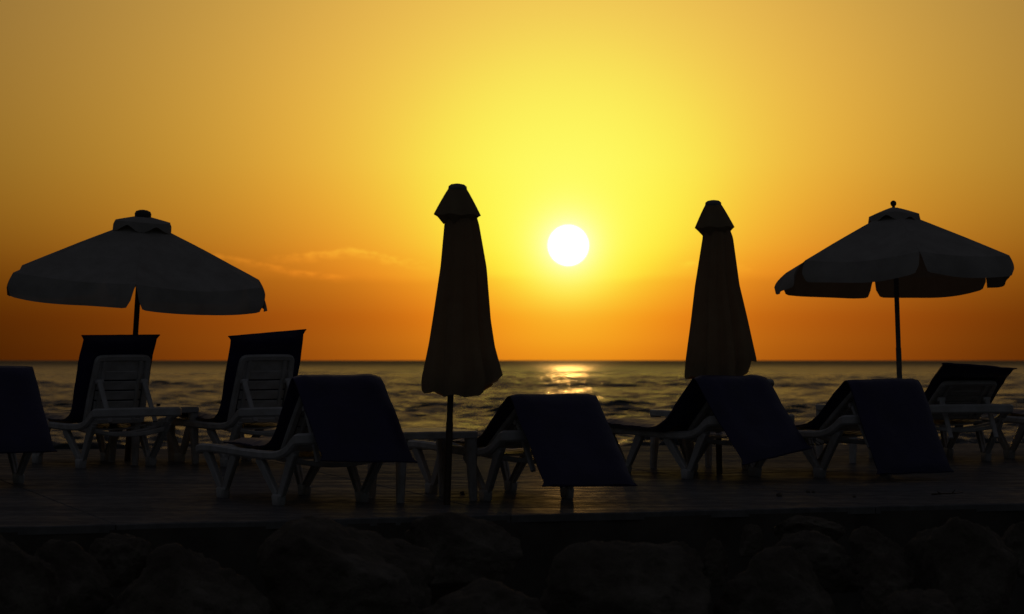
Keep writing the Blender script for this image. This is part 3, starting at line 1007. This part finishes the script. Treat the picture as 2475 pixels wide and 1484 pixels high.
def closed_umbrella(label, base, topc, prof, zbot, cap, pole_mat, pole_r, seed, depth=.85):
    """prof: list of (height below the top, centre offset, half width); zbot(theta)->extra drop of the hem"""
    axis = (topc - base).normalized(); Ht = (topc - base).length
    t = thing('closed_beach_umbrella', label, 'umbrella', base, 0, 'umbrellas folded shut')
    pm = MB(); tube(pm, [(0, 0, .0), (0, 0, .5)], pole_r * 1.15, 14)
    lp = pm.build('pole_sleeve', M[pole_mat], t, True, 40); orient(lp, axis)
    pm = MB(); tube(pm, [(0, 0, .5), (0, 0, Ht - .03)], pole_r, 14)
    pp = pm.build('pole', M[pole_mat], t, True, 40); orient(pp, axis)
    hs = [a for a, b, c in prof]; cs = [b for a, b, c in prof]; ws = [c for a, b, c in prof]
    N = 144; nr = 44; vs = []
    zmax = hs[-1]
    for i in range(nr + 1):
        f = i / nr
        for j in range(N):
            th = 2 * math.pi * j / N
            drop = hs[0] + (zmax * (1 + zbot(th)) - hs[0]) * f
            c = float(np.interp(drop, hs, cs)); w = float(np.interp(drop, hs, ws))
            # six gores gathered into deep uneven folds
            fold = .5 + .5 * math.cos(9 * th + seed + .9 * math.sin(2 * th + seed))
            fold2 = .5 + .5 * math.cos(17 * th + seed * 2.3 + 1.2 * math.sin(3 * th))
            amp = .10 + .20 * f
            r = w * (1 - amp * (fold ** 1.6) * .75 - .06 * fold2 * f)
            # keep silhouettes full width
            sil = abs(math.cos(th)) ** 6
            r = r * (1 - sil) + w * sil
            x = r * math.cos(th) + c; y = r * math.sin(th) * depth
            vs.append((x, y, Ht - drop + .004 * noise.noise(Vector((x * 9, y * 9, f * 4)))))
    fs = [(i * N + j, (i + 1) * N + j, (i + 1) * N + (j + 1) % N, i * N + (j + 1) % N) for i in range(nr) for j in range(N)]
    mb = MB(); mb.add(vs, fs)
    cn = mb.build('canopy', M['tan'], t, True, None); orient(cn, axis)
    # hem doubled back inside
    hem = MB(); last = vs[nr * N:]; c0 = cs[-1]
    hv = []
    for l, (k, dz) in enumerate(((.97, .004), (.90, .05), (.80, .11), (.62, .12))):
        for x, y, z in last: hv.append((c0 + (x - c0) * k, y * k, z + dz))
    hf = [(i * N + j, (i + 1) * N + j, (i + 1) * N + (j + 1) % N, i * N + (j + 1) % N) for i in range(3) for j in range(N)]
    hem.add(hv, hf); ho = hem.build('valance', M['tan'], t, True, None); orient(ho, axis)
    # vent cap hanging like a hood
    cm = MB(); cv = []; N2 = 96; (r0, r1, hh, hem_h, coff) = cap
    for i in range(9):
        f = i / 8
        for j in range(N2):
            th = 2 * math.pi * j / N2
            fold = .5 + .5 * math.cos(6 * th + seed)
            sil = abs(math.cos(th)) ** 8
            r = (r0 + (r1 - r0) * f ** .92) * (1 - (.16 * fold * f) * (1 - sil))
            cv.append((r * math.cos(th) + coff * f, r * math.sin(th) * .9, Ht - hh * f - .005 * f * math.cos(6 * th + 2)))
    for i in range(1, 5):
        f = i / 4
        for j in range(N2):
            th = 2 * math.pi * j / N2
            fold = .5 + .5 * math.cos(6 * th + seed); sil = abs(math.cos(th)) ** 8
            r = (r1 - .055 * f) * (1 - .16 * fold * (1 - sil))
            cv.append((r * math.cos(th) + coff, r * math.sin(th) * .9, Ht - hh - hem_h * f * (.45 + .55 * (1 - fold)) - .005 * math.cos(6 * th + 2)))
    cf = [(i * N2 + j, (i + 1) * N2 + j, (i + 1) * N2 + (j + 1) % N2, i * N2 + (j + 1) % N2) for i in range(12) for j in range(N2)]
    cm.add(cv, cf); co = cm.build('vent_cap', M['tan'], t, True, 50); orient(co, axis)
    fb = MB(); lathe(fb, [(r0 * .96, Ht - .012), (r0 * 1.04, Ht - .002), (r0 * 1.0, Ht + .014), (r0 * .72, Ht + .026), (r0 * .2, Ht + .031)])
    fo = fb.build('finial', M['steel'], t, True, 50); orient(fo, axis)
    return t


b1 = ground(308, 1115); h1 = at(345, 530, b1.y - .09)
open_umbrella('large open canvas umbrella at the left, flat dome on top, leaning over an upright lounger', b1, h1, R_(1.5), 1.06, .435, R_(5.5), .175,
              (.24, .048, .075, .15, .030), 'dome', 'wood', .021, 1, (.06, .05, .02, .05, .04, .06), .022)
b4 = ground(2181, 1110); h4 = at(2160, 508, b4.y + .02)
open_umbrella('open canvas umbrella at the right with a ball on top', b4, h4, R_(-3.6), .905, .42, R_(4), .165,
              (.205, .065, .066, .5, .026), 'ball', 'steel', .019, 4, (.05, .02, .04, .05, .10, .05), .012)

b2 = ground(1080, 1220); t2 = at(1106, 456, b2.y)
k2 = b2.y / F
P2 = [(y * k2, c * k2, w * k2) for y, c, w in ((20, 4, 30), (84, 13, 42), (189, 21, 56), (314, 21, 70), (377, 23, 80), (464, 29, 101), (500, 26, 96))]
def hem2(th):
    c = math.cos(th)
    return -.105 * max(0, c - .45) / .55 - .03 * max(0, -c - .5) + .007 * math.cos(9 * th) * (1 - max(0, c)) 
closed_umbrella('tall folded umbrella left of the sun with its whole pole in view', b2, t2, P2, hem2, (22 * k2, 57 * k2, 64 * k2, 24 * k2, 1.5 * k2), 'wood', .0185, 1.0)
b3 = ground(1739, 1146); t3 = at(1724, 494, b3.y)
k3 = b3.y / F
P3 = [(y * k3, c * k3, w * k3) for y, c, w in ((20, 2, 24), (81, 9, 37), (196, 5, 54), (276, 8, 68), (376, 10, 86), (420, 8, 88))]
def hem3(th):
    c = math.cos(th)
    return -.10 * max(0, c - .55) / .45 - .02 * max(0, -c - .6) + .01 * math.cos(9 * th + 1)
closed_umbrella('folded umbrella right of the sun, its skirt resting behind a twisted cushion', b3, t3, P3, hem3, (19 * k3, 48 * k3, 56 * k3, 22 * k3, 2 * k3), 'wood', .0185, 2.4)


# ------------------------------------------------------------------ boulders in front of the deck
def boulder(label, x0, x1, y0, y1, d, seed, depth=None, rough=.16, rotz=0.0, squash=0.0):
    """x0..x1, y0..y1: where it shows in the picture; y1 may run below the frame"""
    c = at((x0 + x1) / 2, (y0 + y1) / 2, d)
    w = (x1 - x0) * d / F; h = (y1 - y0) * d / F
    dep = depth or w * .8
    import bmesh
    bm = bmesh.new(); bmesh.ops.create_icosphere(bm, subdivisions=5, radius=1.0)
    sv = Vector((seed * 13.7, seed * 5.1, seed * 2.9))
    # a few cutting planes give broken flats
    rr = random.Random(seed * 7 + 1)
    planes = []
    for _ in range(13):
        nrm = Vector((rr.gauss(0, 1), rr.gauss(0, 1), rr.gauss(0, .8))).normalized(); planes.append((nrm, rr.uniform(.58, .88)))
    for v in bm.verts:
        p = v.co.copy()
        for nrm, o in planes:
            k = p.dot(nrm) - o
            if k > 0: p -= nrm * (k * .95)
        n1 = noise.fractal(p * 1.3 + sv, 1.0, 2.1, 5); n2 = noise.fractal(p * 5 + sv, .9, 2.1, 4)
        n3 = abs(noise.noise(p * 2.6 + sv)); p *= 1 + rough * .9 * n1 + .065 * n2 - .06 * max(0, .12 - n3) / .12
        v.co = p
    xs = [v.co.x for v in bm.verts]; zs = [v.co.z for v in bm.verts]; ys = [v.co.y for v in bm.verts]
    for v in bm.verts:
        v.co.x = ((v.co.x - min(xs)) / (max(xs) - min(xs)) - .5) * w
        v.co.z = ((v.co.z - min(zs)) / (max(zs) - min(zs)) - .5) * h
        v.co.y = ((v.co.y - min(ys)) / (max(ys) - min(ys)) - .5) * dep
        if squash: v.co.z -= squash * v.co.x
    me = bpy.data.meshes.new('boulder'); bm.to_mesh(me); bm.free()
    me.shade_smooth(); me.materials.append(M['rock'])
    o = link('boulder', me); o.location = c
    tag(o, label, 'boulder', 'rough limestone boulders heaped below the deck')
    return o


BOULDERS = [
    ('broad boulder in the bottom left corner of the picture', -70, 146, 1293, 1600, 14.0, 1, 0, .2),
    ('long boulder sloping down to the right beside the bottom left corner', 70, 280, 1305, 1560, 14.6, 2, 0, .25),
    ('small angular boulder close below the deck edge under the far left cushion', 212, 375, 1288, 1420, 15.3, 3, 0, .16),
    ('wide boulder with a knob on top below the second upright lounger', 250, 664, 1310, 1640, 14.2, 4, 0, .16),
    ('huge boulder reaching almost to the deck edge below the nearest lounger', 625, 1050, 1250, 1620, 14.5, 5, 0, .14),
    ('dark boulder whose top overlaps the deck edge at the foot of the front closed umbrella', 975, 1265, 1236, 1470, 15.6, 6, 0, .18),
    ('low pale boulder at the bottom edge of the picture below the front closed umbrella', 960, 1340, 1396, 1640, 13.2, 7, 0, .18),
    ('big rough boulder with white patches at the bottom, below the lounger under the sun', 1300, 1720, 1306, 1640, 13.8, 8, 0, .16),
    ('squat boulder wedged behind the big white-patched boulder', 1560, 1705, 1308, 1440, 15.2, 9, 0, .15),
    ('narrow upright boulder under the right closed umbrella', 1692, 1762, 1300, 1420, 15.2, 10, 0, .15),
    ('small round boulder close under the deck edge near the twisted cushion', 1788, 1846, 1266, 1350, 15.9, 11, 0, .12),
    ('very large smooth domed boulder at the bottom right of centre', 1712, 2068, 1318, 1640, 14.0, 12, 0, .10),
    ('slanting flat boulder lying behind the large domed boulder', 1850, 2080, 1281, 1460, 15.0, 13, 0, .12),
    ('low wide boulder tight against the deck wall, right of the twisted cushion', 1865, 2042, 1243, 1330, 16.6, 14, 0, .14),
    ('rounded block below the lounger with the nearly floor-length cushion', 2050, 2192, 1270, 1420, 15.9, 15, 0, .14),
    ('leaning wedge of rock between the domed boulder and the great right boulder', 2072, 2214, 1335, 1500, 14.8, 16, 0, .2),
    ('great pitted boulder filling the bottom right corner', 2190, 2470, 1246, 1640, 14.9, 17, 0, .2),
    ('flat-topped boulder at the bottom edge, left of the great pitted boulder', 2105, 2345, 1424, 1640, 13.4, 18, 0, .14),
    ('dark boulder at the right edge of the picture behind the great pitted boulder', 2400, 2560, 1252, 1420, 16.4, 19, 0, .16),
    ('buried tip of rock at the bottom edge below the domed boulder', 1772, 1828, 1474, 1540, 13.0, 20, 0, .1),
]
for lab, x0, x1, y0, y1, dd, sd, dep, ro in BOULDERS:
    boulder(lab, x0, x1, y0, y1, dd, sd, dep or None, ro, squash=0.25 if sd in (2, 13) else 0.0)

# ------------------------------------------------------------------ small things on the deck
PEB = [(1884, 1201, .020, 'dark pebble on the bare deck right of the twisted cushion'),
       (2065, 1203, .012, 'tiny pebble on the deck left of the floor-length cushion'),
       (1118, 1196, .016, 'dark pebble beside the side table by the front closed umbrella'),
       (1953, 1191, .013, 'pebble near the deck edge below the lounger with the twig'),
       (1966, 1191, .011, 'smaller pebble near the deck edge below the lounger with the twig')]
for k, (px, py, r, lab) in enumerate(PEB):
    import bmesh
    bm = bmesh.new(); bmesh.ops.create_icosphere(bm, subdivisions=2, radius=r)
    for v in bm.verts:
        v.co *= 1 + .35 * noise.noise(v.co * (1.4 / r) + Vector((k * 3.3, 0, 0))); v.co.z *= .75
    me = bpy.data.meshes.new('pebble'); bm.to_mesh(me); bm.free(); me.shade_smooth(); me.materials.append(M['rock'])
    o = link('pebble', me); q = ground(px, py); o.location = (q.x, q.y, q.z + r * .6)
    tag(o, lab, 'pebble', 'loose pebbles on the deck')


def twig(name, label, loc, pts_list, r, rotz=0):
    mb = MB()
    for pts in pts_list:
        n = len(pts); tube(mb, pts, [r * (1 - .75 * i / (n - 1)) for i in range(n)], 5)
    o = mb.build(name, M['twig'], None, True, 60); o.location = loc; o.rotation_euler = (0, 0, rotz)
    return tag(o, label, 'twig')


q = ground(2290, 1197)
twig('dry_twig', 'small dry twig lying on the deck at the right', (q.x, q.y, q.z + .006),
     [[(-.10, 0, 0), (-.03, .01, .004), (.04, 0, .006), (.10, -.01, .012)], [(.03, 0, .006), (.05, .01, .03)], [(-.04, .01, .003), (-.07, -.02, .02)]], .006)
L7 = LOUNGERS[6]; q = ground(1993, 1146)
tw = at(1985, 1069, q.y + .25)
twig('dry_branch', 'thin branching dry branch caught below the lounger seat at the right', tw,
     [[(-.08, 0, -.015), (-.02, 0, -.02), (.03, .01, -.005), (.07, .02, .02), (.11, .02, .035)],
      [(-.02, 0, -.02), (-.05, .01, .0), (-.06, .01, .03)], [(.03, .01, -.005), (.02, 0, .02), (.0, 0, .035)],
      [(.05, .01, .01), (.06, 0, .03)], [(.0, 0, -.01), (-.04, 0, .015), (-.09, .0, .02)], [(.03, 0, 0), (.08, 0, .0), (.12, 0, .012)]], .0035)
tb = Vector((g1.x, g1.y, TABLE_H))
q = at(382, 981, g1.y)
o = MB(); lathe(o, [(.014, 0), (.016, .004), (.016, .012), (.012, .016)], 12)
bc = o.build('bottle_cap', M['dark'], None, True, 40); bc.location = (q.x, g1.y + .02, deck_z(g1.y + .02) + TABLE_H + .0005)
tag(bc, 'dark bottle cap left on the side table between the upright loungers', 'bottle cap')
